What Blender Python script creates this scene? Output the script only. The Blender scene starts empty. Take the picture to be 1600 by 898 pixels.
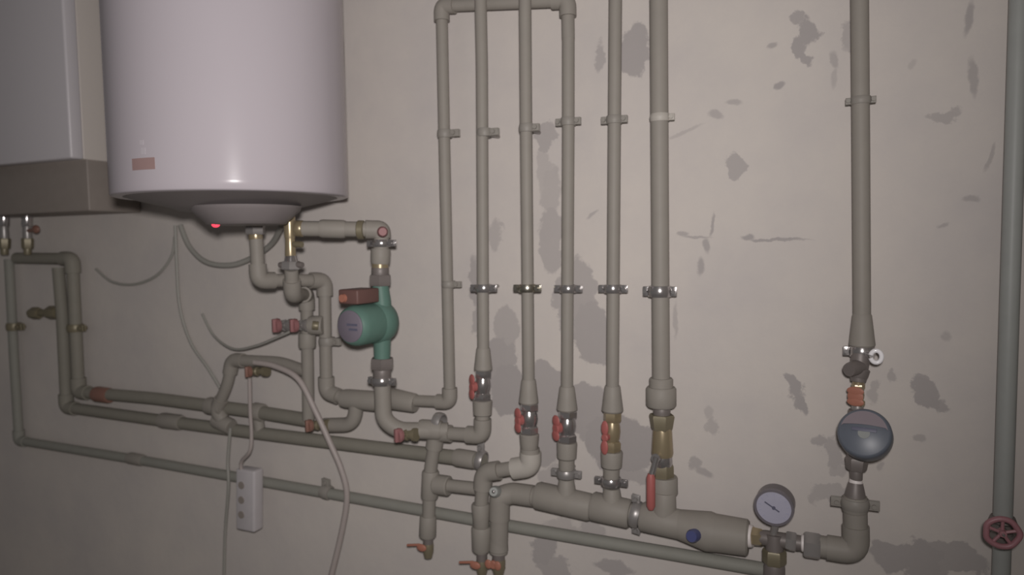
import bpy, bmesh, math, random
from mathutils import Vector, Matrix, Quaternion
random.seed(7)
SC = bpy.context.scene
COL = SC.collection

# ---------------- camera ----------------
F = 1100.0                                   # focal length in pixels of a 1600x898 frame
DIST = 1.40                                  # camera to pipe wall
EYE = Vector((0.0, -DIST, 1.40))
Xc = Vector((2500, -34, 1100)).normalized()  # wall axes seen from the camera
Zc = Vector((-253, 17000, 1100)).normalized()
Yc = Zc.cross(Xc).normalized()
Xc = Yc.cross(Zc).normalized()
ROT = Matrix((Xc, Yc, Zc))                   # camera -> world rotation
cam_d = bpy.data.cameras.new('camera')
cam = bpy.data.objects.new('camera', cam_d); COL.objects.link(cam)
cam.matrix_world = Matrix.Translation(EYE) @ ROT.to_4x4()
cam_d.sensor_width = 36.0
cam_d.lens = 36.0 * F / 1600.0
cam_d.clip_start = 0.02
cam_d.dof.use_dof = True
cam_d.dof.focus_distance = 1.15
cam_d.dof.aperture_fstop = 3.0
SC.camera = cam

# ---------------- world, lamps, exposure ----------------
SC.view_settings.view_transform = 'Standard'
SC.view_settings.look = 'None'
SC.view_settings.gamma = 1.0
SC.view_settings.use_curve_mapping = False
SC.view_settings.exposure = 0.0
w = bpy.data.worlds.new('world'); SC.world = w; w.use_nodes = True
w.node_tree.nodes['Background'].inputs[0].default_value = (0.90, 0.86, 0.84, 1)
w.node_tree.nodes['Background'].inputs[1].default_value = 0.085

def lamp(name, kind, loc, energy, color, size, aim=None, **kw):
    d = bpy.data.lights.new(name, kind); o = bpy.data.objects.new(name, d); COL.objects.link(o)
    o.location = loc; d.energy = energy; d.color = color
    if kind == 'AREA': d.size = size
    else: d.shadow_soft_size = size
    if aim is not None:
        o.rotation_euler = (Vector(aim) - Vector(loc)).to_track_quat('-Z', 'Y').to_euler()
    for k, v in kw.items(): setattr(d, k, v)
    return o
lamp('phone_flash', 'SPOT', (0.03, -DIST - 0.045, 1.48), 69, (1.0, 0.955, 0.938), 0.03,
     aim=(-1.68, 0, 1.80), spot_size=math.radians(166), spot_blend=1.0)

# ---------------- pixel on a plane parallel to the wall -> point ----------------
def P(px, py, d=0.0):
    r = ROT @ Vector((px - 800, 449 - py, -F))
    t = (-d - EYE.y) / r.y
    return EYE + r * t
def W(px, py, d, w):                          # metres for a width of w pixels there
    p = P(px, py, d) - EYE
    fwd = ROT @ Vector((0, 0, -1))
    return w * p.dot(fwd) / F

# ---------------- materials ----------------
MATS = {}
def mat(name, base, rough=0.5, metal=0.0, var=0.06, scale=40, spec=0.5, bump=0.0, emit=None, coat=0.0):
    m = bpy.data.materials.new(name); m.use_nodes = True
    nt = m.node_tree; b = nt.nodes['Principled BSDF']
    tc = nt.nodes.new('ShaderNodeTexCoord'); n = nt.nodes.new('ShaderNodeTexNoise')
    n.inputs['Scale'].default_value = scale; n.inputs['Detail'].default_value = 4
    nt.links.new(tc.outputs['Object'], n.inputs['Vector'])
    mx = nt.nodes.new('ShaderNodeMix'); mx.data_type = 'RGBA'
    mx.inputs[6].default_value = (*[c * (1 - var) for c in base], 1)
    mx.inputs[7].default_value = (*[min(1, c * (1 + var)) for c in base], 1)
    nt.links.new(n.outputs['Fac'], mx.inputs[0]); nt.links.new(mx.outputs[2], b.inputs['Base Color'])
    b.inputs['Roughness'].default_value = rough; b.inputs['Metallic'].default_value = metal
    b.inputs['Specular IOR Level'].default_value = spec
    b.inputs['Coat Weight'].default_value = coat
    if bump:
        bp = nt.nodes.new('ShaderNodeBump'); bp.inputs['Strength'].default_value = bump
        bp.inputs['Distance'].default_value = 0.002
        nt.links.new(n.outputs['Fac'], bp.inputs['Height']); nt.links.new(bp.outputs[0], b.inputs['Normal'])
    if emit:
        b.inputs['Emission Color'].default_value = (*emit[0], 1); b.inputs['Emission Strength'].default_value = emit[1]
    MATS[name] = m
    return m
PPR = mat('grey_pipe_plastic', (0.285, 0.262, 0.233), 0.55, spec=0.22)
PPR_W = mat('pale_pipe_plastic', (0.44, 0.41, 0.37), 0.5, spec=0.3)
PPR_G = mat('greenish_pipe_plastic', (0.345, 0.355, 0.34), 0.45, spec=0.3)
CHROME = mat('chrome', (0.50, 0.475, 0.47), 0.20, 0.82)
STEEL = mat('dull_zinc', (0.34, 0.32, 0.31), 0.38, 0.45)
CLIP = mat('grey_clip_plastic', (0.27, 0.25, 0.225), 0.5, spec=0.3)
BRASS = mat('brass', (0.38, 0.31, 0.20), 0.30, 0.5)
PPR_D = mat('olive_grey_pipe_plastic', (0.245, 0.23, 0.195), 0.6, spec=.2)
PPR_S = mat('slate_grey_pipe_plastic', (0.275, 0.27, 0.24), 0.6, spec=.2)
STRIPM = mat('power_strip_plastic', (0.50, 0.47, 0.48), .5)
DARK = mat('dark_cast_iron', (0.20, 0.175, 0.165), 0.5, 0.2)
OLIVE = mat('tarnished_brass', (0.23, 0.20, 0.135), 0.45, 0.3)
RED = mat('red_paint', (0.40, 0.125, 0.115), 0.45, spec=.3)
ORANGE = mat('orange_red_paint', (0.40, 0.17, 0.12), 0.45, spec=.3)
MAROON = mat('maroon_plastic', (0.155, 0.085, 0.075), 0.5, spec=.3)
BLUE = mat('blue_plastic', (0.07, 0.08, 0.20), 0.4)
PUMPG = mat('green_pump_enamel', (0.115, 0.205, 0.17), 0.5, spec=.3)
LABEL = mat('grey_violet_label', (0.19, 0.165, 0.20), 0.5)
WHITE = mat('white_enamel', (0.46, 0.42, 0.45), 0.22, spec=0.17, var=0.02, scale=4)
BOILER = mat('boiler_enamel', (0.58, 0.55, 0.57), 0.4, var=0.02, scale=4)
BOILER_SIDE = mat('boiler_side_enamel', (0.58, 0.53, 0.49), 0.45, var=0.02, scale=4)
CAPM = mat('heater_cap_plastic', (0.205, 0.182, 0.182), 0.45)
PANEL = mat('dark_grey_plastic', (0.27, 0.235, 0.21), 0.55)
STICK = mat('brown_red_sticker', (0.33, 0.22, 0.21), 0.5)
WIREW = mat('white_cable_sheath', (0.40, 0.35, 0.33), 0.5)
WIREG = mat('grey_cable_sheath', (0.33, 0.32, 0.29), 0.5)
WHITEP = mat('white_plastic', (0.72, 0.70, 0.72), 0.4)
DIAL = mat('dial_face', (0.43, 0.42, 0.51), 0.4)
INK = mat('dark_ink', (0.12, 0.12, 0.17), 0.5)
METERB = mat('blue_grey_meter_plastic', (0.125, 0.14, 0.17), 0.4)
METERL = mat('violet_meter_lid', (0.22, 0.18, 0.20), 0.4)
LEDM = mat('red_indicator_glow', (0.8, 0.05, 0.08), 0.4, emit=((1.0, 0.07, 0.12), 1.0))
TEFL = mat('white_thread_tape', (0.78, 0.72, 0.70), 0.5)

# ---------------- mesh builders (all in world space) ----------------
def frame(ax):
    ax = ax.normalized()
    u = Vector((0, -1, 0)) if abs(ax.y) < 0.9 else Vector((1, 0, 0))
    u = (u - ax * u.dot(ax)).normalized()
    return u, ax.cross(u)
def fillet(pts, rad, n=7):
    if len(pts) < 3 or rad <= 0: return list(pts)
    out = [pts[0]]
    for i in range(1, len(pts) - 1):
        a, b, c = pts[i - 1], pts[i], pts[i + 1]
        la, lc = (a - b).length, (c - b).length
        r = min(rad, la * 0.48, lc * 0.48)
        p, q = b + (a - b).normalized() * r, b + (c - b).normalized() * r
        for k in range(n + 1):
            t = k / n
            out.append(p * (1 - t) ** 2 + b * 2 * t * (1 - t) + q * t * t)
    out.append(pts[-1])
    return out
def bm_tube(bm, pts, radii, seg=20):
    if not isinstance(radii, (list, tuple)): radii = [radii] * len(pts)
    rings = []; u = None
    for i, p in enumerate(pts):
        a = pts[max(0, i - 1)]; b = pts[min(len(pts) - 1, i + 1)]
        t = (b - a).normalized()
        if u is None: u, v = frame(t)
        else:
            u = (u - t * u.dot(t)).normalized()
        v = t.cross(u)
        rings.append([bm.verts.new(p + (u * math.cos(2 * math.pi * k / seg) + v * math.sin(2 * math.pi * k / seg)) * radii[i]) for k in range(seg)])
    for r0, r1 in zip(rings, rings[1:]):
        for k in range(seg):
            bm.faces.new((r0[k], r0[(k + 1) % seg], r1[(k + 1) % seg], r1[k]))
    bm.faces.new(rings[0][::-1]); bm.faces.new(rings[-1])
def bm_lathe(bm, p0, p1, prof, seg=28, closed=False):
    """prof: (fraction along p0-p1, radius)"""
    ax = p1 - p0; u, v = frame(ax); rings = []
    off = math.pi / seg
    for t, r in prof:
        c = p0 + ax * t
        rings.append([bm.verts.new(c + (u * math.cos(2 * math.pi * k / seg + off) + v * math.sin(2 * math.pi * k / seg + off)) * max(r, 1e-4)) for k in range(seg)])
    pairs = list(zip(rings, rings[1:]))
    if closed: pairs.append((rings[-1], rings[0]))
    for r0, r1 in pairs:
        for k in range(seg):
            bm.faces.new((r0[k], r0[(k + 1) % seg], r1[(k + 1) % seg], r1[k]))
    if not closed:
        bm.faces.new(rings[0][::-1]); bm.faces.new(rings[-1])
def bm_box(bm, c, x, y, z, bev=0.0):
    """box centred at c with half-axis vectors x, y, z"""
    vs = [bm.verts.new(c + x * i + y * j + z * k) for i in (-1, 1) for j in (-1, 1) for k in (-1, 1)]
    fs = [(0, 1, 3, 2), (4, 6, 7, 5), (0, 4, 5, 1), (2, 3, 7, 6), (0, 2, 6, 4), (1, 5, 7, 3)]
    faces = [bm.faces.new([vs[i] for i in f]) for f in fs]
    if bev:
        es = list({e for f in faces for e in f.edges})
        bmesh.ops.bevel(bm, geom=es, offset=bev, segments=3, profile=0.5, affect='EDGES')
def bm_ball(bm, c, rx, ry, rz, X=Vector((1, 0, 0)), Y=Vector((0, 1, 0)), Z=Vector((0, 0, 1))):
    n0 = len(bm.verts)
    r = bmesh.ops.create_uvsphere(bm, u_segments=20, v_segments=12, radius=1)
    for v in r['verts']:
        q = v.co.copy(); v.co = c + X * (q.x * rx) + Y * (q.y * ry) + Z * (q.z * rz)

class T:
    """a thing: an empty at its base; parts are children"""
    def __init__(s, name, label, cat, base, group=None):
        s.o = bpy.data.objects.new(name, None); COL.objects.link(s.o)
        s.o.empty_display_size = 0.02
        s.base = Vector(base); s.o.location = s.base
        s.o['label'] = label; s.o['category'] = cat
        if group: s.o['group'] = group
    def part(s, name, m, fn, label=None, parent=None, smooth=True):
        bm = bmesh.new(); fn(bm)
        bmesh.ops.recalc_face_normals(bm, faces=bm.faces)
        bmesh.ops.translate(bm, verts=bm.verts, vec=-s.base)
        me = bpy.data.meshes.new(name); bm.to_mesh(me); bm.free()
        me.materials.append(m)
        if smooth:
            me.polygons.foreach_set('use_smooth', [True] * len(me.polygons))
            me.set_sharp_from_angle(angle=math.radians(38))
        o = bpy.data.objects.new(name, me); COL.objects.link(o); o.parent = parent or s.o
        if label: o['label'] = label
        return o
def single(name, label, cat, m, fn, base, group=None, kind=None, smooth=True):
    bm = bmesh.new(); fn(bm); bmesh.ops.recalc_face_normals(bm, faces=bm.faces)
    bmesh.ops.translate(bm, verts=bm.verts, vec=-Vector(base))
    me = bpy.data.meshes.new(name); bm.to_mesh(me); bm.free(); me.materials.append(m)
    if smooth:
        me.polygons.foreach_set('use_smooth', [True] * len(me.polygons)); me.set_sharp_from_angle(angle=math.radians(38))
    o = bpy.data.objects.new(name, me); COL.objects.link(o); o.location = base
    if label: o['label'] = label
    if cat: o['category'] = cat
    if group: o['group'] = group
    if kind: o['kind'] = kind
    return o

# ---------------- the setting ----------------
# back wall material: plaster with bare grey patches, knocks and scratches, each of its own shape
PATCH = [  # pixel x, y, half-width, half-height, tilt in degrees, strength
 (990,80,24,40,0,1),(938,90,9,24,0,.8),(852,212,20,20,0,.8),(850,262,14,40,0,.5),
 (862,300,16,38,0,.6),(860,375,20,52,0,.75),(775,370,11,26,0,.6),(742,440,10,40,0,.9),(750,490,12,34,0,.8),
 (900,470,34,60,0,.8),(925,520,32,48,0,.9),(792,510,20,28,0,.7),
 (780,560,26,34,0,.9),(795,610,34,40,0,1),(850,620,40,52,0,.9),(850,680,34,44,0,.9),(915,640,44,44,0,.9),
 (965,690,52,46,0,1),(990,700,36,40,35,1),(870,745,26,20,0,.6),(985,735,34,20,0,.8),
 (1248,33,12,10,0,.9),(1266,52,15,20,0,1),(1250,75,14,18,-30,1),(1258,92,9,10,0,1),(1207,72,9,5,0,.8),(1218,132,8,7,0,1),
 (1302,94,7,14,0,.7),(1302,122,5,16,0,.5),(1324,54,10,22,0,.7),(1146,160,13,4,8,.7),(1118,180,14,7,28,.7),
 (1150,258,15,16,0,.8),(1070,205,30,3,-18,.5),(1066,365,9,5,0,.8),(1088,370,24,2.5,2,.8),
 (1112,352,2.5,18,6,.9),(1106,384,6,13,0,.9),(1093,416,6,14,5,.9),(1168,370,10,4,0,1),(1212,374,48,2.4,2,1),
 (1475,180,22,10,-5,.7),(1513,28,6,26,8,.9),(1521,122,7,32,-4,.8),(1547,245,3.5,22,18,.7),(1517,312,11,5,0,.8),
 (1473,350,9,4,-30,.7),(925,335,12,3,-38,.7),(1238,605,12,22,-28,1),(1250,632,8,20,-20,1),
 (1444,618,20,22,0,1),(1465,632,14,8,30,.9),(1442,598,8,8,0,.9),(1477,525,6,9,0,.6),(1392,586,10,12,0,.7),
 (1367,612,8,22,0,.6),(1282,686,10,8,30,.8),(1300,705,14,22,-10,.7),(1310,730,16,12,0,.6),
 (1438,684,9,7,0,.7),(1108,645,7,10,0,.5),(1112,668,9,16,0,.6),(1086,726,8,12,-20,.8),(1100,738,14,7,20,.8),
 (1378,729,5,8,20,.6),(1296,772,30,16,0,.6),(1268,775,10,8,0,.6),(1420,870,52,24,-8,.9),
 (1480,872,60,26,0,.8),(852,852,22,32,10,.9),(866,888,26,22,0,.8),(960,888,34,12,0,.9),
 (925,832,20,14,0,.6),(880,822,30,10,0,.5),(1056,500,4,28,3,.6),
 (1425,102,8,6,-50,.4),
]
def wall_material():
    m = bpy.data.materials.new('old_plaster'); m.use_nodes = True; nt = m.node_tree
    b = nt.nodes['Principled BSDF']; L = nt.links.new; N = nt.nodes.new
    geo = N('ShaderNodeNewGeometry')
    n1 = N('ShaderNodeTexNoise'); n1.inputs['Scale'].default_value = 22; n1.inputs['Detail'].default_value = 6; n1.inputs['Roughness'].default_value = .62
    L(geo.outputs['Position'], n1.inputs['Vector'])
    sub = N('ShaderNodeVectorMath'); sub.operation = 'SUBTRACT'; sub.inputs[1].default_value = (.5, .5, .5)
    L(n1.outputs['Color'], sub.inputs[0])
    sc = N('ShaderNodeVectorMath'); sc.operation = 'SCALE'; sc.inputs['Scale'].default_value = 0.07
    L(sub.outputs[0], sc.inputs[0])
    add = N('ShaderNodeVectorMath'); add.operation = 'ADD'
    L(geo.outputs['Position'], add.inputs[0]); L(sc.outputs[0], add.inputs[1])
    sc2 = N('ShaderNodeVectorMath'); sc2.operation = 'SCALE'; sc2.inputs['Scale'].default_value = 0.34
    L(sc.outputs[0], sc2.inputs[0])
    add2 = N('ShaderNodeVectorMath'); add2.operation = 'ADD'
    L(geo.outputs['Position'], add2.inputs[0]); L(sc2.outputs[0], add2.inputs[1])
    last = None
    for px, py, rx, ry, tilt, st in PATCH:
        c = P(px, py, 0); hx = W(px, py, 0, rx) * 1.05; hz = W(px, py, 0, ry) * 1.05
        mp = N('ShaderNodeMapping'); mp.vector_type = 'TEXTURE'
        mp.inputs['Location'].default_value = (c.x, 0, c.z)
        mp.inputs['Rotation'].default_value = (0, math.radians(tilt), 0)
        mp.inputs['Scale'].default_value = (hx, 10, hz)
        L((add if min(rx, ry) > 7 else add2).outputs[0], mp.inputs['Vector'])
        ln = N('ShaderNodeVectorMath'); ln.operation = 'LENGTH'; L(mp.outputs[0], ln.inputs[0])
        mr = N('ShaderNodeMapRange'); mr.interpolation_type = 'SMOOTHSTEP'
        soft = min(0.45, 2.6 / min(rx, ry))
        mr.inputs['From Min'].default_value = 1 + soft * .5; mr.inputs['From Max'].default_value = 1 - soft
        mr.inputs['To Min'].default_value = 0; mr.inputs['To Max'].default_value = st
        L(ln.outputs['Value'], mr.inputs['Value'])
        if last is None: last = mr.outputs[0]
        else:
            mx = N('ShaderNodeMath'); mx.operation = 'MAXIMUM'
            L(last, mx.inputs[0]); L(mr.outputs[0], mx.inputs[1]); last = mx.outputs[0]
    n2 = N('ShaderNodeTexNoise'); n2.inputs['Scale'].default_value = 3.2; n2.inputs['Detail'].default_value = 6
    n2.inputs['Roughness'].default_value = .65
    L(geo.outputs['Position'], n2.inputs['Vector'])
    cr = N('ShaderNodeValToRGB'); cr.color_ramp.elements[0].position = .32; cr.color_ramp.elements[1].position = .68
    cr.color_ramp.elements[0].color = (0.535, 0.495, 0.475, 1); cr.color_ramp.elements[1].color = (0.615, 0.565, 0.52, 1)
    L(n2.outputs['Fac'], cr.inputs[0])
    mix = N('ShaderNodeMix'); mix.data_type = 'RGBA'
    L(last, mix.inputs[0]); L(cr.outputs[0], mix.inputs[6]); mix.inputs[7].default_value = (0.39, 0.36, 0.35, 1)
    L(mix.outputs[2], b.inputs['Base Color'])
    b.inputs['Roughness'].default_value = 0.85; b.inputs['Specular IOR Level'].default_value = 0.15
    bp = N('ShaderNodeBump'); bp.inputs['Strength'].default_value = .25; bp.inputs['Distance'].default_value = .004
    L(n1.outputs['Fac'], bp.inputs['Height']); L(bp.outputs[0], b.inputs['Normal'])
    return m
WALL = wall_material()
SIDE = mat('side_wall_plaster', (0.42, 0.40, 0.36), 0.9, spec=.1, scale=6)
CONC = mat('concrete_floor', (0.30, 0.28, 0.26), 0.9, spec=.1, scale=8)
corner = P(1600, 250, 0).x + 0.02
def slab(name, x0, x1, y0, y1, z0, z1, m):
    c = Vector(((x0 + x1) / 2, (y0 + y1) / 2, (z0 + z1) / 2))
    return single(name, None, None, m, lambda bm: bm_box(bm, c, Vector(((x1 - x0) / 2, 0, 0)), Vector((0, (y1 - y0) / 2, 0)), Vector((0, 0, (z1 - z0) / 2))), c, kind='structure', smooth=False)
slab('wall_back', -3.6, corner + .12, 0, .12, 0, 2.8, WALL)
slab('wall_right', corner, corner + .12, -3.2, 0, 0, 2.8, SIDE)
slab('floor', -3.6, corner + .12, -3.2, .12, -.1, 0, CONC)

# ---------------- plumbing builders ----------------
def V(*a): return P(*a)
def pipe(name, label, pts, w, m=PPR, elbows=True, group=None, ew=1.32, el=1.25, cat='pipe', rad=None, em=None):
    """pts: (px, py, d). A pipe with an elbow fitting on every corner."""
    q = [P(*p) for p in pts]
    ws = w if isinstance(w, (list, tuple)) else [w] * len(pts)
    rs = [W(*p, ww) / 2 for p, ww in zip(pts, ws)]
    t = T(name, label, cat, q[-1] if q[-1].z < q[0].z else q[0], group)
    t.rs = rs; t.q = q
    r = rs[0] if not isinstance(w, (list, tuple)) else max(rs)
    r = sum(rs) / len(rs)
    fp = fillet(q, rad or r * 2.0)
    t.part('tube', m, lambda bm: bm_tube(bm, fp, r))
    if elbows:
        for i in range(1, len(q) - 1):
            a, b, c = q[i - 1], q[i], q[i + 1]
            ang = (b - a).angle(c - b)
            if ang < 0.35: continue
            e = r * (el + 1.2)
            e1 = min(e, (a - b).length * .7); e2 = min(e, (c - b).length * .7)
            pp = fillet([b + (a - b).normalized() * e1, b, b + (c - b).normalized() * e2], r * 2.0)
            t.part('elbow', em or m, lambda bm: bm_tube(bm, pp, r * ew))
    return t
def sleeve(t, name, p0, p1, w0, w1=None, m=PPR, hexa=False, label=None, ch=0.12):
    """a coupling or socket between two points (px,py,d), widths in pixels"""
    a, b = P(*p0), P(*p1); r0 = W(*p0, w0) / 2; r1 = W(*p1, w1 or w0) / 2
    prof = [(0, r0 * .9), (ch * .5, r0), (.5, (r0 + r1) / 2), (1 - ch * .5, r1), (1, r1 * .9)]
    return t.part(name, m, lambda bm: bm_lathe(bm, a, b, prof, seg=6 if hexa else 28), label)
def band_profile(h, ri, ro):
    return [(0, ri), (0.0, ro * .97), (.2, ro), (.8, ro), (1, ro * .97), (1, ri)]
def clamp(label, px, py, d, w, h=13, m=CHROME, ears=(-1, 1), axis=None, ring=1.0, group=None, stud=True, earlen=10, eart=7, earv=None):
    """two-piece pipe clamp: band, bolts in its ears and the stud into the wall. w: inner width in px"""
    c = P(px, py, d); s = W(px, py, d, 1)
    ax = (axis or Vector((0, 0, 1))).normalized()
    ri = w / 2 * s; ro = ri + 3.0 * s * ring; hh = h * s / 2
    t = T('pipe_clamp', label, 'clamp', c - ax * hh, group)
    def band(bm):
        a, b = c - ax * hh, c + ax * hh
        bm_lathe(bm, a, b, [(0, ri), (.03, ro * .93), (.25, ro * .99), (.5, ro * 1.02), (.75, ro * .99), (.97, ro * .93), (1, ri)], seg=32, closed=True)
    t.part('band', m, band)
    side = (earv or ax.cross(Vector((0, -1, 0)))).normalized()      # direction of the ears
    if side.x < 0: side = -side
    out = ax.cross(side).normalized()
    for e in ears:
        cc = c + side * e * (ro + earlen * s * .35)
        ear = t.part('ear', m, lambda bm: (bm_box(bm, cc + out * eart * .30 * s, side * earlen * s * .55, out * 1.1 * s, ax * hh * .85, bev=.5 * s),
                                   bm_box(bm, cc - out * eart * .30 * s, side * earlen * s * .55, out * 1.1 * s, ax * hh * .85, bev=.5 * s)))
        t.part('bolt', m, lambda bm: (bm_lathe(bm, cc - out * eart * 1.0 * s, cc + out * eart * 1.0 * s, [(0, 3.4 * s), (.16, 3.4 * s), (.17, 1.6 * s), (.83, 1.6 * s), (.84, 3.6 * s), (1, 3.0 * s)], seg=12)))
    if stud:
        t.part('stud', STEEL, lambda bm: bm_lathe(bm, Vector((c.x, -d + ri * .98, c.z)), Vector((c.x, 0.002, c.z)), [(0, 3 * s), (1, 3 * s)], seg=12))
    return t
def butterfly(bm, c, ax, out, L, Wd, th):
    """butterfly handle: hub and two wings along ax, standing off in direction out"""
    side = ax.cross(out).normalized()
    bm_lathe(bm, c - out * th * 1.6, c + out * th * .8, [(0, Wd * .42), (.8, Wd * .46), (1, Wd * .34)], seg=18)
    for s in (-1, 1):
        pc = c + ax * s * L * .30
        bm_ball(bm, pc + out * th * .3, L * .24, Wd * .5, th * .75, X=ax, Y=side, Z=out)
def valve(label, p0, p1, w, body=CHROME, handle=RED, hdir=(-.75, -1, 0), hx=0.52, hl=.74, hw=.66, group=None, ends=True, mid=.88, off=.5, name='ball_valve', lever=None):
    a, b = P(*p0), P(*p1); r = W(*p0, w) / 2; ax = (b - a); L = ax.length; n = ax.normalized()
    t = T(name, label, 'valve', b if b.z < a.z else a, group)
    def bd(bm):
        k = .24
        prof = [(0, r * .86), (.04, r * mid * .8), (k, r * mid * .8)]
        prof = [(k * .9, r * .72), (.36, r * mid), (.5, r * (mid + .06)), (.64, r * mid), (1 - k * .9, r * .72)]
        bm_lathe(bm, a, b, prof, seg=28)
    t.part('body', body, bd)
    t.part('hex_nut', body, lambda bm: bm_lathe(bm, a, a + ax * .25, [(0, r * .9), (.15, r * 1.02), (.85, r * 1.02), (1, r * .9)], seg=6 if r > .008 else 8))
    t.part('hex_nut', body, lambda bm: bm_lathe(bm, b - ax * .25, b, [(0, r * .9), (.15, r * 1.02), (.85, r * 1.02), (1, r * .9)], seg=6 if r > .008 else 8))
    out = Vector(hdir); out = (out - n * out.dot(n)).normalized()
    c = a + ax * hx
    t.part('stem', body, lambda bm: bm_lathe(bm, c + out * r * .6, c + out * r * (1.05 + off * .6), [(0, r * .30), (1, r * .30)], seg=12))
    hc = c + out * r * (1.05 + off * .6)
    t.part('handle', handle, lambda bm: butterfly(bm, hc, n, out, L * hl, r * 2 * hw, r * .26))
    return t

# ================= large objects =================
# ---- water heater ----
dc = 0.292
ctr = P(367, 290, dc); R = W(367, 290, dc, 349) / 2 * 0.985
zr = P(372, 290, dc + R).z
k = T('water_heater', 'white cylindrical water heater hanging on the wall with a red lamp under its bottom cap', 'water heater', (ctr.x, -dc, zr))
ax0 = Vector((ctr.x, -dc, 0))
def at(z): return ax0 + Vector((0, 0, z))
def body(bm):
    H = 0.62
    prof = [(0, R * .975), (.002, R * .992), (.006, R), (.03, R), (.3, R), (.6, R), (1 - .06, R), (1 - .03, R), (1 - .012, R * .985), (1, R * .93)]
    bm_lathe(bm, at(zr), at(zr + H), prof, seg=96)
k.part('tank_shell', WHITE, body)
capc = P(397, 330, dc)
capz = P(385, 350, dc + R * .3).z
def cap1(bm):
    z0 = zr + .004; H = 0.030
    bm_lathe(bm, at(z0), at(z0 - H), [(0, R * .965), (.35, R * .80), (.8, R * .55), (1, R * .48)], seg=72)
k.part('bottom_plate', CAPM, cap1)
ccx = Vector((capc.x, -dc - .02, 0))
def cap2(bm):
    rt = W(380, 315, dc, 162) / 2; rb = W(380, 350, dc, 116) / 2
    a = ccx + Vector((0, 0, zr - .020)); b = ccx + Vector((0, 0, capz))
    bm_lathe(bm, a, b, [(0, rt), (.25, rt * .97), (.8, rb * 1.06), (.95, rb), (1, rb * .93)], seg=56)
k.part('bottom_cap', CAPM, cap2)
led = P(337, 351, dc + .085)
k.part('indicator_lamp', LEDM, lambda bm: bm_ball(bm, led, .0085, .007, .0055), 'glowing red indicator lamp')
def patch_on_cyl(px0, px1, py0, py1, m, name, lift=.0006):
    def fn(bm):
        zt = None
        # front surface of the shell where the pixel ray meets it
        def hit(px, py):
            r = (ROT @ Vector((px - 800, 449 - py, -F))).normalized(); o = EYE - ax0
            A = r.x ** 2 + r.y ** 2; B = 2 * (o.x * r.x + o.y * r.y); C = o.x ** 2 + o.y ** 2 - (R + lift) ** 2
            tt = (-B - math.sqrt(max(0, B * B - 4 * A * C))) / (2 * A)
            return EYE + r * tt
        a = hit(px0, py0); b = hit(px1, py1)
        an0 = math.atan2(a.y + dc, a.x - ax0.x); an1 = math.atan2(b.y + dc, b.x - ax0.x)
        z1, z0 = a.z, b.z; n = 10; rows = []
        for i in range(n + 1):
            an = an0 + (an1 - an0) * i / n
            for rr in (R + lift, R - .001):
                rows.append([bm.verts.new(ax0 + Vector((math.cos(an) * rr, math.sin(an) * rr, z))) for z in (z0, z1)])
        for i in range(n):
            o0, i0, o1, i1 = rows[2 * i], rows[2 * i + 1], rows[2 * i + 2], rows[2 * i + 3]
            bm.faces.new((o0[0], o1[0], o1[1], o0[1])); bm.faces.new((i0[0], i0[1], i1[1], i1[0]))
            bm.faces.new((o0[1], o1[1], i1[1], i0[1])); bm.faces.new((o0[0], i0[0], i1[0], o1[0]))
        bm.faces.new((rows[0][0], rows[0][1], rows[1][1], rows[1][0])); bm.faces.new((rows[-2][0], rows[-1][0], rows[-1][1], rows[-2][1]))
    k.part(name, m, fn)
patch_on_cyl(206, 242, 248, 264, STICK, 'sticker')
MARK = mat('faint_printed_mark', (0.50, 0.46, 0.49), 0.5)
patch_on_cyl(218, 224, 219, 226, MARK, 'printed_mark')
patch_on_cyl(220, 227, 231, 241, MARK, 'printed_mark')
k.part('rear_bracket', STEEL, lambda bm: bm_box(bm, at(zr + .35) + Vector((0, dc / 2 + R / 2 - .012, 0)), Vector((R * .3, 0, 0)), Vector((0, (dc - R) / 2 + .011, 0)), Vector((0, 0, .03)), bev=.002))
bc = P(203, 310, .013)
single('wall_bracket', 'small pale bracket on the wall just below the lower left rim of the round heater', 'bracket', WHITEP, lambda bm: (bm_box(bm, Vector((bc.x, -.004, bc.z)), Vector((.011, 0, 0)), Vector((0, .004, 0)), Vector((0, 0, .024)), bev=.0015), bm_box(bm, Vector((bc.x, -.015, bc.z - .004)), Vector((.005, 0, 0)), Vector((0, .011, 0)), Vector((0, 0, .012)), bev=.0015)), Vector((bc.x, 0, bc.z)))

# ---- boiler at the left ----
df = 0.20
fr = P(111, 247, df)
bx0 = fr.x - .46; bz = fr.z
b = T('wall_boiler', 'boxy wall-hung boiler at the left edge with a dark underside, left of the round heater', 'boiler', (fr.x - .23, -df / 2, bz))
b.part('front_cover', BOILER, lambda bm: bm_box(bm, Vector((fr.x - .23, -df + .018, bz + .30)), Vector((.23, 0, 0)), Vector((0, .018, 0)), Vector((0, 0, .30)), bev=.006))
b.part('casing', BOILER_SIDE, lambda bm: bm_box(bm, Vector((fr.x - .23, -(df - .034) / 2, bz + .30)), Vector((.229, 0, 0)), Vector((0, (df - .034) / 2, 0)), Vector((0, 0, .299)), bev=.003))
zb2 = P(150, 333, .06).z
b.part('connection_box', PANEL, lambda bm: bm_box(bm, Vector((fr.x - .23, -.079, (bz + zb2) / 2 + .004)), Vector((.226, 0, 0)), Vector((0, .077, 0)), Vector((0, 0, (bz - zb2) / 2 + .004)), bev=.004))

# ================= pipe runs =================
DR = 0.040
RG = 'vertical grey riser pipes'
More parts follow.
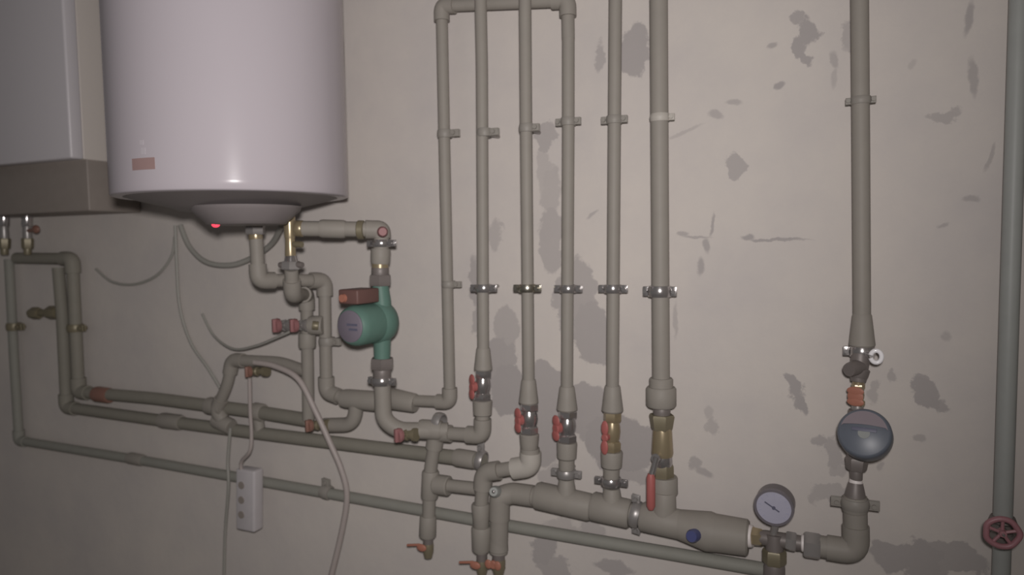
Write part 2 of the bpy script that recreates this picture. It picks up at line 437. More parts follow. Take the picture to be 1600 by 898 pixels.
# riser 1: leftmost, arch at the top and elbow at the foot, running left under the pump
t = pipe('riser_pipe', 'leftmost grey riser, arching across its top and turning left at its foot', [(888, 60, DR), (887, 0, DR), (690, 9, DR), (694, 210, DR), (703, 628, DR), (612, 624, DR)], 19, group=RG)
sleeve(t, 'socket', (650, 630, DR), (608, 622, DR), 30, 34)
r4 = t
t = pipe('riser_pipe', 'second grey riser from the left, ending above the leftmost red-handled valve', [(750, -40, DR + .03), (753, 100, DR + .03), (755, 548, DR + .03)], 19, group=RG)
sleeve(t, 'socket', (755, 543, DR + .03), (755, 578, DR + .03), 22, 29)
t = pipe('riser_pipe', 'third grey riser from the left, passing in front of the arch', [(820, -40, DR + .03), (822, 200, DR + .03), (826, 600, DR + .03)], 19.5, group=RG)
sleeve(t, 'socket', (826, 592, DR + .03), (826, 630, DR + .03), 23, 31)
t = pipe('riser_pipe', 'fourth grey riser from the left, rising to the right end of the arch', [(888, 52, DR), (888, 200, DR), (886, 612, DR)], 19.5, group=RG)
sleeve(t, 'socket', (886, 603, DR), (886, 641, DR), 24, 33)
t = pipe('riser_pipe', 'fifth grey riser from the left, running past the big grey wall patch', [(962, -40, DR), (960, 200, DR), (957, 615, DR)], 20.5, group=RG)
sleeve(t, 'socket', (957, 602, DR), (957, 643, DR), 25, 34)
t = pipe('riser_pipe', 'thickest grey riser, sixth from the left, above the long red lever', [(1029, -40, DR), (1031, 300, DR), (1033, 600, DR)], 28, group=RG)
sleeve(t, 'socket', (1033, 590, DR), (1033, 612, DR), 37, 37, ch=.2)
sleeve(t, 'collar', (1033, 604, DR), (1033, 635, DR), 47, 47, ch=.2)
t = pipe('riser_pipe', 'grey riser standing alone at the right above the blue water meter', [(1343, -40, DR), (1345, 200, DR), (1347, 510, DR)], 26, group=RG)
sleeve(t, 'socket', (1347, 490, DR), (1347, 541, DR), 28, 38, ch=.1)

# far right thick greenish pipe in the corner and its hand-wheel valve
t = pipe('corner_pipe', 'greenish grey pipe in the right corner above the red hand wheel', [(1594, -40, .03), (1580, 400, .03), (1567, 806, .03)], 27, m=PPR_G)
t = pipe('corner_pipe', 'greenish grey pipe end in the right corner below the red hand wheel', [(1566, 845, .03), (1563, 940, .03)], 25, m=PPR_G)
g = T('gate_valve', 'gate valve with a round purplish red hand wheel in the right corner', 'valve', P(1566, 846, .03))
g.part('body', DARK, lambda bm: bm_lathe(bm, P(1567, 806, .03), P(1566, 845, .03), [(0, .017), (.2, .02), (.3, .015), (.7, .015), (.8, .02), (1, .017)], seg=16))
wc = P(1566, 832, .10); s_ = W(1566, 832, .10, 1)
g.part('stem', STEEL, lambda bm: bm_lathe(bm, P(1566, 828, .03), wc, [(0, .008), (.9, .005), (1, .005)], seg=12))
RW = mat('purplish_red_paint', (0.36, 0.17, 0.19), .45)
def wheel(bm):
    n = 40; pts = []
    rr = 22 * s_
    ring = [wc + Vector((math.cos(2 * math.pi * i / n) * rr * (1 + .05 * math.cos(10 * math.pi * i / n)), 0, math.sin(2 * math.pi * i / n) * rr)) for i in range(n)]
    sg = 10; rings = []
    for i, p in enumerate(ring):
        rad = (p - wc).normalized()
        rings.append([bm.verts.new(p + (rad * math.cos(2 * math.pi * j / sg) + Vector((0, 1, 0)) * math.sin(2 * math.pi * j / sg)) * 4.6 * s_) for j in range(sg)])
    for i in range(n):
        for j in range(sg):
            bm.faces.new((rings[i][j], rings[i][(j + 1) % sg], rings[(i + 1) % n][(j + 1) % sg], rings[(i + 1) % n][j]))
    for a_ in range(5):
        an = a_ * 2 * math.pi / 5 + .3
        bm_tube(bm, [wc, wc + Vector((math.cos(an), 0, math.sin(an))) * rr], 2.6 * s_, seg=8)
    bm_lathe(bm, wc + Vector((0, .006, 0)), wc - Vector((0, .007, 0)), [(0, 6 * s_), (1, 5 * s_)], seg=16)
g.part('hand_wheel', RW, wheel)
g.part('wheel_nut', CHROME, lambda bm: bm_lathe(bm, wc - Vector((0, .006, 0)), wc - Vector((0, .012, 0)), [(0, 2.6 * s_), (1, 2.2 * s_)], seg=6))

# ---- valves under the risers ----
VG = 'butterfly-handle ball valves under the risers'
valve('chrome ball valve with red butterfly handle under the second riser, highest of its row', (755, 577, .07), (754, 626, .07), 27, group=VG)
valve('chrome and brass ball valve with red butterfly handle under the third riser', (827, 629, .07), (827, 677, .07), 29, group=VG)
valve('chrome ball valve with red butterfly handle under the fourth riser', (887, 640, DR), (886, 690, DR), 30, group=VG)
valve('brass ball valve with a red handle turned to the front under the fifth riser', (957, 643, DR), (956, 704, DR), 28, body=BRASS, hdir=(-.35, -1, 0), hl=.8, hw=.48, hx=.6, group=VG)

# ---- below valve 2: socket, elbow to the left, elbow down, drain leg ----
t = pipe('drain_pipe', 'grey pipe from the leftmost red valve turning left, then down to a drain tap', [(754, 624, .07), (754, 680, .07), (682, 676, .07), (672, 735, .07), (669, 838, .07)], 21, ew=1.3)
sleeve(t, 'socket', (754, 625, .07), (754, 648, .07), 31, 29)
sleeve(t, 'tee', (673, 735, .07), (671, 778, .07), 27, 27)
sleeve(t, 'socket', (669, 805, .07), (668, 838, .07), 26, 27, m=PPR)
t = pipe('connecting_pipe', 'short grey cross pipe between the first and the second drain legs', [(682, 756, .07), (745, 763, .07)], 20)
sleeve(t, 'socket', (680, 756, .07), (702, 759, .07), 31, 31)
t = pipe('drain_pipe', 'grey pipe from the third riser valve through a pale elbow to the middle tap', [(827, 675, .07), (829, 727, .07), (756, 738, .075), (751, 800, .075), (752, 862, .075)], 22, ew=1.36)
sleeve(t, 'socket', (827, 677, .07), (827, 705, .07), 31, 27)
qq = fillet([P(829, 706, .07), P(829, 728, .07), P(802, 732, .072)], .02)
t.part('pale_elbow', PPR_W, lambda bm: bm_tube(bm, qq, W(829, 728, .07, 34) / 2), 'paler elbow fitting')
sleeve(t, 'socket', (751, 786, .075), (752, 824, .075), 29, 25)
sleeve(t, 'socket', (752, 822, .075), (752, 860, .075), 31, 29)

# drain taps
def drain(label, px, py, d, w, h, side=True, m=OLIVE, handle=ORANGE):
    a, bq = P(px, py, d), P(px, py + h, d); r = W(px, py, d, w) / 2; L = (bq - a).length; n = (bq - a).normalized()
    t = T('drain_valve', label, 'valve', bq)
    t.part('inlet', STEEL if m != OLIVE else DARK, lambda bm: bm_lathe(bm, a, a + n * L * .4, [(0, r), (1, r)], seg=16))
    t.part('body', m, lambda bm: bm_lathe(bm, a + n * L * .32, bq, [(0, r * .9), (.2, r * 1.08), (.6, r * 1.08), (.8, r * .9), (1, r * .78)], seg=18))
    out = Vector((-.35, -1, 0)).normalized(); c = a + n * L * .52
    t.part('stem', m, lambda bm: bm_lathe(bm, c, c + out * r * 1.3, [(0, r * .3), (1, r * .3)], seg=10))
    if side:
        c2 = c + out * r * 1.25
        def hnd(bm):
            bm_ball(bm, c2 + Vector((-r * .4, 0, 0)), r * 1.1, r * .35, r * .75)
            bm_box(bm, c2 + Vector((-r * 2.2, 0, r * .28)), Vector((r * 1.5, 0, r * .30)), Vector((0, r * .16, 0)), Vector((-r * .04, 0, r * .22)), bev=r * .1)
        t.part('handle', handle, hnd)
    else:
        c2 = c + out * r * 1.2
        t.part('handle', handle, lambda bm: butterfly(bm, c2, Vector((1, 0, 0)), Vector((0, -1, 0)), r * 2.6, r * 1.5, r * .35))
drain('small brass drain tap with an orange-red lever under the leftmost drain leg', 669, 834, .07, 16, 36)
drain('brass drain tap with an orange-red lever pointing left, middle of the three at the bottom', 753, 858, .075, 17, 42)
drain('drain tap with a short orange handle under the manifold end, touching the middle tap', 779, 856, .065, 20, 42, side=False, m=OLIVE)

# ---- manifold ----
DM = .05
mw = 35
t = pipe('manifold', 'thick grey supply manifold rising leftwards, from its left drain leg to the steel union clamp', [(779, 862, DM + .01), (781, 776, DM + .01), (800, 770, DM), (885, 782, DM), (992, 803, DM)], 30, ew=1.12, cat='manifold')
sleeve(t, 'socket', (779, 828, DM + .01), (779, 860, DM + .01), 27, 31)
sleeve(t, 'tee', (838, 773, DM), (925, 793, DM), 43, 43, ch=.1)
sleeve(t, 'tee', (925, 790, DM), (985, 803, DM), 45, 45, ch=.1)
sleeve(t, 'branch_socket', (885, 748, DM), (885, 778, DM), 24, 34)
sleeve(t, 'branch_socket', (956, 762, DM), (956, 795, DM), 26, 36)
t = pipe('manifold', 'thick grey supply manifold right of the steel union clamp, with the blue plug below', [(1000, 804, DM), (1090, 826, DM), (1168, 838, DM)], 36, cat='manifold')
sleeve(t, 'tee', (1002, 806, DM), (1066, 820, DM), 46, 46, ch=.1)
sleeve(t, 'branch_socket', (1038, 768, DM), (1037, 812, DM), 36, 40)
sleeve(t, 'reducer', (1058, 818, DM), (1124, 834, DM), 50, 62, ch=.5)
sleeve(t, 'socket', (1112, 831, DM), (1170, 840, DM), 58, 56, ch=.1)
t.part('plug', BLUE, lambda bm: bm_lathe(bm, P(1090, 834, DM + .02), P(1080, 838, DM + .055), [(0, .011), (.8, .0125), (1, .010)], seg=16), 'blue plug')
# sockets from valves 4 and 5 down into the clamps
t = single('pipe_socket', 'short grey socket between the fourth riser valve and its clamp', 'pipe fitting', PPR, lambda bm: bm_lathe(bm, P(886, 690, DR), P(885, 750, DR), [(0, .0205), (.05, .0215), (.4, .0205), (.45, .0165), (1, .0165)], seg=28), P(885, 750, DR))
t = single('pipe_socket', 'short grey socket between the brass fifth riser valve and its clamp', 'pipe fitting', PPR, lambda bm: bm_lathe(bm, P(956, 704, DR), P(955, 764, DR), [(0, .021), (.05, .0225), (.4, .021), (.45, .0165), (1, .0165)], seg=28), P(955, 764, DR))

# ---- brass filter valve with a long red lever under riser 6 ----
t = T('lever_valve', 'large brass ball valve with a long red lever under the thickest riser', 'valve', P(1036, 745, DR))
def seg(t, name, m, y0, y1, w0, w1=None, hexa=False, x0=1034, x1=None, d=DR, label=None):
    a, bq = P(x0, y0, d), P(x1 or x0, y1, d)
    r0 = W(x0, y0, d, w0) / 2; r1 = W(x1 or x0, y1, d, w1 or w0) / 2
    return t.part(name, m, lambda bm: bm_lathe(bm, a, bq, [(0, r0 * .92), (.12, r0), (.88, r1), (1, r1 * .92)], seg=6 if hexa else 24), label)
seg(t, 'neck', DARK, 634, 650, 27)
seg(t, 'union_nut', OLIVE, 647, 671, 40, 34, hexa=True)
seg(t, 'body', BRASS, 668, 712, 30, 34, x0=1035)
seg(t, 'collar', CHROME, 706, 727, 30, 32, x0=1035)
seg(t, 'body_nut', OLIVE, 724, 746, 33, 34, hexa=True, x0=1036)
lc = P(1020, 712, DR + .035)
t.part('stem', CHROME, lambda bm: bm_lathe(bm, P(1034, 716, DR), P(1024, 716, DR + .035), [(0, .007), (.7, .007), (.75, .009), (1, .009)], seg=14))
t.part('lever_plate', CHROME, lambda bm: bm_tube(bm, fillet([P(1026, 714, DR + .036), P(1022, 730, DR + .038), P(1017, 746, DR + .042)], .01), .006, seg=10))
lev = [P(1017, 740, DR + .043), P(1017, 746, DR + .043), P(1017, 790, DR + .045), P(1017, 796, DR + .045)]
t.part('lever', RED, lambda bm: bm_tube(bm, lev, [.006, .0086, .0086, .005], seg=16), 'long red lever')
single('pipe_socket', 'wide grey socket between the red lever valve and the manifold', 'pipe fitting', PPR, lambda bm: bm_lathe(bm, P(1037, 744, DR), P(1038, 795, DR), [(0, .0255), (.04, .027), (.5, .027), (.52, .0215), (1, .0215)], seg=30), P(1038, 795, DR))

# ---- pump line ----
DP = .13
t = T('valve_branch', 'brass safety valve hanging under the heater cap, bright ring at its foot', 'valve', P(455, 424, .22))
def vs(t, name, m, x0, y0, x1, y1, d0, d1, w0, w1=None, hexa=False, label=None):
    a, bq = P(x0, y0, d0), P(x1, y1, d1); r0 = W(x0, y0, d0, w0) / 2; r1 = W(x1, y1, d1, w1 or w0) / 2
    return t.part(name, m, lambda bm: bm_lathe(bm, a, bq, [(0, r0 * .92), (.12, r0), (.88, r1), (1, r1 * .92)], seg=6 if hexa else 24), label)
t.o.name = 'safety_valve'
vs(t, 'body', BRASS, 452, 336, 453, 372, .22, .22, 18, 17)
vs(t, 'stem', BRASS, 453, 370, 454, 402, .22, .22, 15, 17)
vs(t, 'outlet_stub', OLIVE, 456, 381, 472, 382, .22, .22, 9, 10)
vs(t, 'chrome_ring', CHROME, 454, 399, 455, 411, .22, .22, 17, 22)
vs(t, 'union_nut', STEEL, 455, 408, 455, 421, .22, .22, 29, 31, hexa=True)
for s in (-1, 1):
    vs(t, 'ear', DARK, 455 + s * 10, 413, 455 + s * 18, 414, .22, .22, 10, 9)
t = T('union_fitting', 'zinc union nut under the heater cap, left of the brass safety valve', 'pipe fitting', P(400, 375, .21))
vs(t, 'union_nut', STEEL, 399, 350, 399, 366, .21, .21, 30, 30, hexa=True)
vs(t, 'ring', BRASS, 399, 358, 400, 375, .21, .21, 20, 22)

t = pipe('heater_outlet_pipe', 'grey pipe from the left heater outlet, bending right then down beside its twin', [(400, 370, .21), (404, 438, .21), (507, 438, .06), (510, 612, .06), (548, 626, .06)], 20, ew=1.3)
t = pipe('heater_outlet_pipe', 'grey pipe from the brass safety valve, bending right then down as the left twin', [(455, 420, .22), (457, 460, .20), (479, 460, .075), (482, 655, .06)], 20, ew=1.3)
vs(t, 'socket', PPR, 480, 520, 480, 543, .07, .07, 27)
t = T('tee_fitting', 'grey tee below the pump, its leg turning to the small brown-handled valve', 'pipe fitting', P(553, 663, .06))
vs(t, 'run', PPR, 536, 622, 593, 627, .06, .055, 30, 32)
q = fillet([P(558, 624, .06), P(553, 663, .06), P(507, 664, .06)], .03)
t.part('leg', PPR, lambda bm: bm_tube(bm, q, W(553, 650, .06, 23) / 2))
# two-tap crossover between the twins
def small_valve(label, px, py, d, s=1.0, handle=RED, dirx=-1, body=OLIVE, blen=26):
    a, bq = P(px - dirx * 4, py, d), P(px - dirx * blen, py, d); u = W(px, py, d, 1)
    t = T('valve', label, 'valve', a)
    t.o.name = 'drain_cock' if body is OLIVE else 'stop_valve'
    n = (bq - a).normalized()
    t.part('body', body, lambda bm: bm_lathe(bm, a, bq, [(0, 7 * u * s), (.3, 8 * u * s), (.35, 6 * u * s), (.7, 6 * u * s), (.75, 9 * u * s), (1, 9 * u * s)], seg=12))
    out = Vector((dirx * .55, -1, 0)).normalized(); up = Vector((0, 0, 1)); sd = out.cross(up)
    c = P(px, py, d + .016 * s)
    t.part('stem', body, lambda bm: bm_lathe(bm, a + (bq - a) * .2, c, [(0, 4 * u * s), (1, 4 * u * s)], seg=10))
    t.part('handle', handle, lambda bm: (bm_lathe(bm, c, c + out * 6 * u * s, [(0, 9 * u * s), (.6, 10 * u * s), (1, 7 * u * s)], seg=14), bm_box(bm, c + out * 7 * u * s, up * 9 * u * s, sd * 3 * u * s, out * 3 * u * s, bev=1.2 * u * s)))
    return t
MR = mat('dull_red_plastic', (0.30, 0.14, 0.14), .5, spec=.3)
BR = mat('brown_red_plastic', (0.25, 0.13, 0.10), .45)
small_valve('dull red round tap knob left of the twin pipes, the farther left of the pair', 437, 508, .075, 1.15, MR, -1, STEEL, 20)
small_valve('dull red round tap knob just left of the twin pipes, closer to them', 464, 508, .095, 1.1, MR, -1, STEEL, 18)
t = T('crossover_fitting', 'short grey crossover with a brass core joining the twin pipes beside the pump', 'pipe fitting', P(492, 508, .075))
vs(t, 'sleeve', PPR, 484, 508, 506, 508, .082, .072, 30)
vs(t, 'core', OLIVE, 488, 508, 498, 509, .10, .092, 14)
clamp('grey clip on the right twin pipe, ear to the right, just left of the pump', 511, 533, .06, 20, 13, CLIP, ears=(1,), earlen=14)
small_valve('small brown-handled brass valve at the foot of the left twin pipe', 487, 664, .075, 1.0, BR, -1, OLIVE, 26)
small_valve('small valve with a red knob on the grey pipe that leaves the pump foot', 627, 679, .12, 1.15, MR, -1, OLIVE, 24)

# heater top branch to the pump
t = pipe('pump_feed_pipe', 'short thick grey pipe from the safety valve to the elbow above the pump', [(462, 357, .215), (560, 358, .16), (596, 359, DP), (596, 376, DP)], 24, ew=1.22)
vs(t, 'coupling', PPR, 500, 357, 540, 358, .195, .17, 29)
vs(t, 'nut', BRASS, 463, 357, 474, 357, .215, .21, 26)
vs(t, 'nut', OLIVE, 559, 359, 569, 359, .16, .155, 30)
t.part('air_vent_cap', MR, lambda bm: bm_lathe(bm, P(597, 362, DP + .015), P(598, 362, DP + .035), [(0, .010), (.7, .0115), (1, .008)], seg=16), 'dull red cap')
ZA = Vector((0, 0, 1))
CG = 'shiny pipe clamps along the pump line'
clamp('chrome clamp above the pump, bolt ear to the right', 596, 380, DP, 24, 12, CHROME, ears=(-1, 1), earlen=12, group=CG, stud=False)
t = pipe('pump_coupling', 'short grey coupling with a shiny ring between the upper chrome clamp and the pump nut', [(596, 376, DP), (594, 420, DP)], 24, cat='pipe fitting')
vs(t, 'sleeve', PPR, 595, 388, 594, 412, DP, DP, 31, 30)
vs(t, 'ring', BRASS, 594, 411, 594, 419, DP, DP, 26)
# pump
t = T('circulation_pump', 'green circulation pump with a maroon terminal box and dark union nuts', 'pump', P(597, 560, DP))
vs(t, 'upper_adapter', DARK, 594, 417, 594, 432, DP, DP, 27)
vs(t, 'upper_union_nut', DARK, 594, 429, 594, 446, DP, DP, 36, 36, hexa=True)
ctrp = P(590, 503, DP)
def vol(bm):
    u = W(590, 503, DP, 1)
    bm_tube(bm, [P(594, 443, DP), P(597, 470, DP), P(597, 503, DP), P(597, 535, DP), P(597, 562, DP)], [12.5 * u, 14 * u, 16 * u, 13.5 * u, 12.5 * u], seg=22)
    ax = Vector((-.10, -1, 0)).normalized()
    bm_lathe(bm, ctrp - ax * 20 * u, ctrp + ax * 18 * u, [(0, 24 * u), (.15, 31 * u), (.5, 35 * u), (.85, 33 * u), (1, 27 * u)], seg=36)
t.part('volute', PUMPG, vol)
def motor(bm):
    u = W(590, 503, DP, 1); ax = Vector((-.10, -1, 0)).normalized()
    bm_lathe(bm, ctrp + ax * 14 * u, ctrp + ax * 62 * u, [(0, 31 * u), (.75, 31 * u), (.93, 28.5 * u), (1, 25 * u)], seg=36)
t.part('motor_housing', PUMPG, motor)
def face(bm):
    u = W(590, 503, DP, 1); ax = Vector((-.10, -1, 0)).normalized()
    bm_lathe(bm, ctrp + ax * 60 * u, ctrp + ax * 64.5 * u, [(0, 24.5 * u), (.7, 24 * u), (1, 22 * u)], seg=36)
t.part('motor_label', LABEL, face, 'grey violet label on the motor face')
t.part('label_print', INK, lambda bm: [bm_box(bm, ctrp + Vector((-.10, -1, 0)).normalized() * 64.8 * W(590, 503, DP, 1) + Vector((x_, -x_ * .1, z_)) * W(590, 503, DP, 1), Vector((w_, -w_ * .1, 0)) * W(590, 503, DP, 1), Vector((0, .0006, 0)), Vector((0, 0, 1.6)) * W(590, 503, DP, 1)) for x_, z_, w_ in ((6, 3, 10), (8, -4, 8))])
def tbox(bm):
    u = W(575, 462, DP + .06, 1); c = P(561, 462, DP + .055); ax = Vector((-.10, -1, 0)).normalized(); sd = ax.cross(ZA)
    bm_box(bm, c, ax * 26 * u, sd * 20 * u, ZA * 11.5 * u, bev=3 * u)
tb = t.part('terminal_box', MAROON, tbox, 'maroon terminal box')
u_ = W(540, 466, .2, 1); axp = Vector((-.10, -1, 0)).normalized(); cknob = P(561, 463, DP + .055) + axp * 25.5 * u_ - ZA * 1 * u_ - Vector((1, .1, 0)) * 8 * u_
t.part('speed_switch', ORANGE, lambda bm: bm_lathe(bm, cknob - axp * 2 * u_, cknob + axp * 3.5 * u_, [(0, 7 * u_), (1, 6 * u_)], seg=16), 'orange speed switch', parent=tb)
vs(t, 'lower_union_nut', DARK, 597, 559, 597, 576, DP, DP, 38, 38, hexa=True)
vs(t, 'lower_adapter', DARK, 597, 573, 597, 592, DP, DP, 28)
clamp('chrome clamp below the pump with a bright spot and an eye bolt', 597, 595, DP, 27, 13, CHROME, ears=(-1, 1), earlen=9, group=CG, stud=False)
t = pipe('pump_outlet_pipe', 'thick grey pipe from under the pump bending right towards the second riser', [(597, 588, DP), (599, 655, DP), (622, 672, .115), (700, 673, .07)], 26, elbows=False, rad=.05)
vs(t, 'coupling', PPR, 655, 670, 690, 672, .09, .075, 31)
t = pipe('pump_return_pipe', 'grey horizontal pipe end from the tee below the pump', [(548, 625, .055), (612, 626, .045)], 22, elbows=False)
clamp('zinc clamp where the pump outlet meets the second riser elbow', 686, 660, .07, 26, 14, STEEL, ears=(-1,), axis=Vector((1, 0, -.1)), earlen=10, earv=Vector((0, 0, 1)), stud=False)

# ---- long runs to the left ----
DL = .03
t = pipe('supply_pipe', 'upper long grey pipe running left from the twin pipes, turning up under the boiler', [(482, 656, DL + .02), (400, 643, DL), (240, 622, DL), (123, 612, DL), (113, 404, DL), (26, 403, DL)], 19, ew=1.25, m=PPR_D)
vs(t, 'coupling', BR, 150, 615, 172, 618, DL, DL, 24)
vs(t, 'coupling', PPR, 396, 642, 412, 645, DL, DL, 28)
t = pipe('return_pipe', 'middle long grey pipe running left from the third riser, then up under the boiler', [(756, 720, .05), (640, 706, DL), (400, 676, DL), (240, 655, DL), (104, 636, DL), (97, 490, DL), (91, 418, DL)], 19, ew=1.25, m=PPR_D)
vs(t, 'coupling', PPR, 252, 656, 284, 660, DL, DL, 24)
vs(t, 'coupling', PPR, 712, 714, 744, 719, .045, .05, 28)
clamp('zinc union clamp with a bolt on top, on the long pipe under the third riser', 752, 719, .05, 26, 12, STEEL, ears=(1,), axis=Vector((1, 0, -.13)), earlen=14, earv=Vector((0, 0, 1)), stud=False)
t = pipe('heating_pipe', 'lowest long grey pipe crossing the wall from the far left down to the pressure gauge', [(14, 405, .022), (22, 560, .022), (30, 688, .022), (240, 722, .022), (500, 768, .022), (800, 822, .022), (1215, 893, .022)], 15.5, ew=1.25, m=PPR_S)
for i, (x, y) in enumerate([(212, 717)]):
    vs(t, 'coupling', PPR, x - 10, y - 2, x + 12, y + 2, .022, .022, 18)
clamp('greyish green clip on the lowest long pipe, ear upward', 510, 768, .022, 17, 16, CLIP, ears=(1,), axis=Vector((1, 0, -.17)), earlen=10, earv=Vector((0, 0, 1)))
t = T('crossover_fitting', 'dark olive tap fittings between the two upright pipes under the boiler', 'pipe fitting', P(72, 488, .035))
vs(t, 'body', OLIVE, 46, 489, 96, 488, .035, .035, 11)
vs(t, 'nut', OLIVE, 50, 489, 62, 489, .036, .036, 19, hexa=True)
vs(t, 'nut', OLIVE, 76, 488, 90, 488, .036, .036, 21, hexa=True)
clamp('brownish clip on the far left upright pipe', 22, 510, .022, 16, 12, OLIVE, ears=(1,), earlen=12)
clamp('brownish clip on the pair of upright pipes under the boiler', 118, 512, DL, 19, 12, OLIVE, ears=(1,), earlen=9)
# boiler connections
def boiler_conn(label, px, w=1.0, red=True):
    d = .06
    t = T('boiler_valve', label, 'valve', P(px, 398, d))
    vs(t, 'union_nut', CHROME, px, 335, px, 353, d, d, 15, hexa=False)
    vs(t, 'body', STEEL, px, 352, px + 1, 374, d, d, 12, 13)
    vs(t, 'lower_nut', OLIVE, px + 1, 372, px + 1, 388, d, d, 17, 16, hexa=True)
    vs(t, 'tail', OLIVE, px + 1, 386, px + 1, 398, d, d, 11)
    if red:
        c = P(px + 14, 358, d + .01); u = W(px, 360, d, 1)
        t.part('handle', BR, lambda bm: (bm_ball(bm, c, 8 * u, 4 * u, 6.5 * u), bm_lathe(bm, P(px, 361, d), c, [(0, 3 * u), (1, 3 * u)], seg=10)))
boiler_conn('shiny valve with a brown-red handle under the boiler', 42)
boiler_conn('shiny union at the left edge of the picture under the boiler', 6, red=False)

# bypass loop left of the twins
t = pipe('bypass_pipe', 'grey bypass loop with a small red-handled cock, left of the twin pipes', [(352, 662, .045), (338, 640, .05), (356, 600, .055), (363, 562, .055), (440, 566, .055), (478, 580, .065)], 18, ew=1.25, rad=.03)
vs(t, 'tee', PPR, 337, 655, 362, 667, .045, .045, 25)
vs(t, 'tee', PPR, 325, 633, 350, 637, .045, .045, 27)
small_valve('small green and red drain cock hanging from the bypass loop', 392, 580, .07, .9, BR, -1, OLIVE, 26)
t = pipe('branch_pipe', 'short grey stub joining the upper and lower long pipes under the bypass loop', [(402, 645, .03), (406, 672, .03)], 17)

# ---- right end: union, gauge, meter ----
t = T('strainer_cross', 'dark cross fitting under the pressure gauge, with pale sealing rings and a lower leg', 'pipe fitting', P(1210, 925, .06))
vs(t, 'sealing_ring', TEFL, 1163, 836, 1177, 838, DM, DM + .003, 36, 34, label='pale white ring')
vs(t, 'left_nut', BRASS, 1174, 837, 1192, 840, DM + .002, DM + .005, 30, 28, hexa=True)
vs(t, 'cross_body', DARK, 1188, 839, 1256, 849, .056, .06, 24, 24)
vs(t, 'right_nut', STEEL, 1228, 844, 1244, 847, .06, .06, 31, hexa=True)
vs(t, 'sealing_ring', TEFL, 1252, 848, 1260, 849, .06, .06, 26, label='pale white ring')
vs(t, 'leg', DARK, 1210, 834, 1210, 905, .06, .06, 27, 27)
vs(t, 'leg_nut', OLIVE, 1210, 858, 1210, 880, .06, .06, 36, 36, hexa=True)
vs(t, 'tail', DARK, 1210, 880, 1210, 925, .06, .06, 32, 32)
t = pipe('meter_supply_pipe', 'thick grey pipe turning up from the cross fitting to the water meter', [(1262, 850, .06), (1338, 862, .06), (1336, 775, .06)], 34, ew=1.14, rad=.045)
vs(t, 'union_nut', STEEL, 1256, 850, 1282, 854, .06, .06, 42, 42, hexa=True)
vs(t, 'upper_sleeve', PPR, 1336, 800, 1336, 775, .06, .06, 37, 36)
# gauge
t = T('pressure_gauge', 'round pressure gauge with a white dial standing on the cross fitting', 'gauge', P(1208, 835, .06))
gc = P(1210, 790, .075); gn = (EYE - gc); gn.z = 0; gn = gn.normalized(); gn = (gn + Vector((-.12, 0, -.07))).normalized()
gr = W(1210, 790, .075, 30)
GR = mat('grey_gauge_case', (0.22, 0.20, 0.22), .35, .3)
t.part('case', GR, lambda bm: bm_lathe(bm, gc - gn * .024, gc + gn * .010, [(0, gr * .9), (.1, gr * .97), (.8, gr * .97), (.84, gr * 1.0), (1, gr * .98), (1, gr * .86), (.93, gr * .85)], seg=48))
t.part('dial', DIAL, lambda bm: bm_lathe(bm, gc + gn * .0065, gc + gn * .0085, [(0, gr * .86), (1, gr * .86)], seg=48))
gu = ZA - gn * gn.z; gu.normalize(); gs = gu.cross(gn)
ndir = (gs * -.85 + gu * .52).normalized(); nside = ndir.cross(gn)
t.part('needle', INK, lambda bm: (bm_box(bm, gc + gn * .0100 + ndir * gr * .10, ndir * gr * .42, nside * gr * .03, gn * .0005), bm_lathe(bm, gc + gn * .009, gc + gn * .0115, [(0, gr * .09), (1, gr * .08)], seg=14)))
TICK = mat('faint_grey_ink', (0.40, 0.40, 0.50), .5)
def ticks(bm):
    for i in range(11):
        an = math.radians(-45 + 27 * i); v = gs * math.cos(an) + gu * math.sin(an); sd = v.cross(gn)
        bm_box(bm, gc + gn * .0088 + v * gr * .70, v * gr * .07, sd * gr * .018, gn * .0004)
t.part('scale_marks', TICK, ticks)
t.part('stem', STEEL, lambda bm: bm_tube(bm, [gc - gu * gr * .9 - gn * .008, gc - gu * gr * 1.3 - gn * .008, P(1208, 836, .06)], .0065, seg=14))

# meter line
t = T('pipe_adapter', 'dark tapered adapter with a white thread tape ring below the water meter', 'pipe fitting', P(1336, 782, .06))
vs(t, 'cone', DARK, 1336, 786, 1337, 754, .06, .055, 34, 23)
vs(t, 'tape_ring', TEFL, 1337, 756, 1338, 748, .055, .055, 20, 18, label='white thread tape')
clamp('dark grey clamp with ears both sides at the top of the meter supply pipe', 1336, 786, .06, 36, 17, CLIP, ears=(-1, 1), earlen=15, eart=9)
t = T('water_meter', 'round blue-grey water meter on the right riser', 'water meter', P(1338, 750, .055))
DW = .055
vs(t, 'lower_union', DARK, 1338, 750, 1338, 732, DW, DW, 18, 19)
vs(t, 'lower_union_nut', DARK, 1338, 734, 1339, 714, DW, DW, 30, 34, hexa=True)
vs(t, 'body', DARK, 1339, 716, 1340, 640, DW, DW, 30, 28)
vs(t, 'upper_neck', STEEL, 1340, 648, 1340, 630, DW, DW, 18, 17)
mc = P(1351, 678, .10); mn = (EYE - mc).normalized(); mn = (mn + Vector((-.1, 0, .22))).normalized()
mr_ = W(1351, 678, .10, 39)
t.part('register', METERB, lambda bm: bm_lathe(bm, mc - mn * .035, mc + mn * .012, [(0, mr_ * .92), (.3, mr_), (.85, mr_), (.95, mr_ * .96), (1, mr_ * .88)], seg=48))
mu = ZA - mn * mn.z; mu.normalize(); ms = mu.cross(mn)
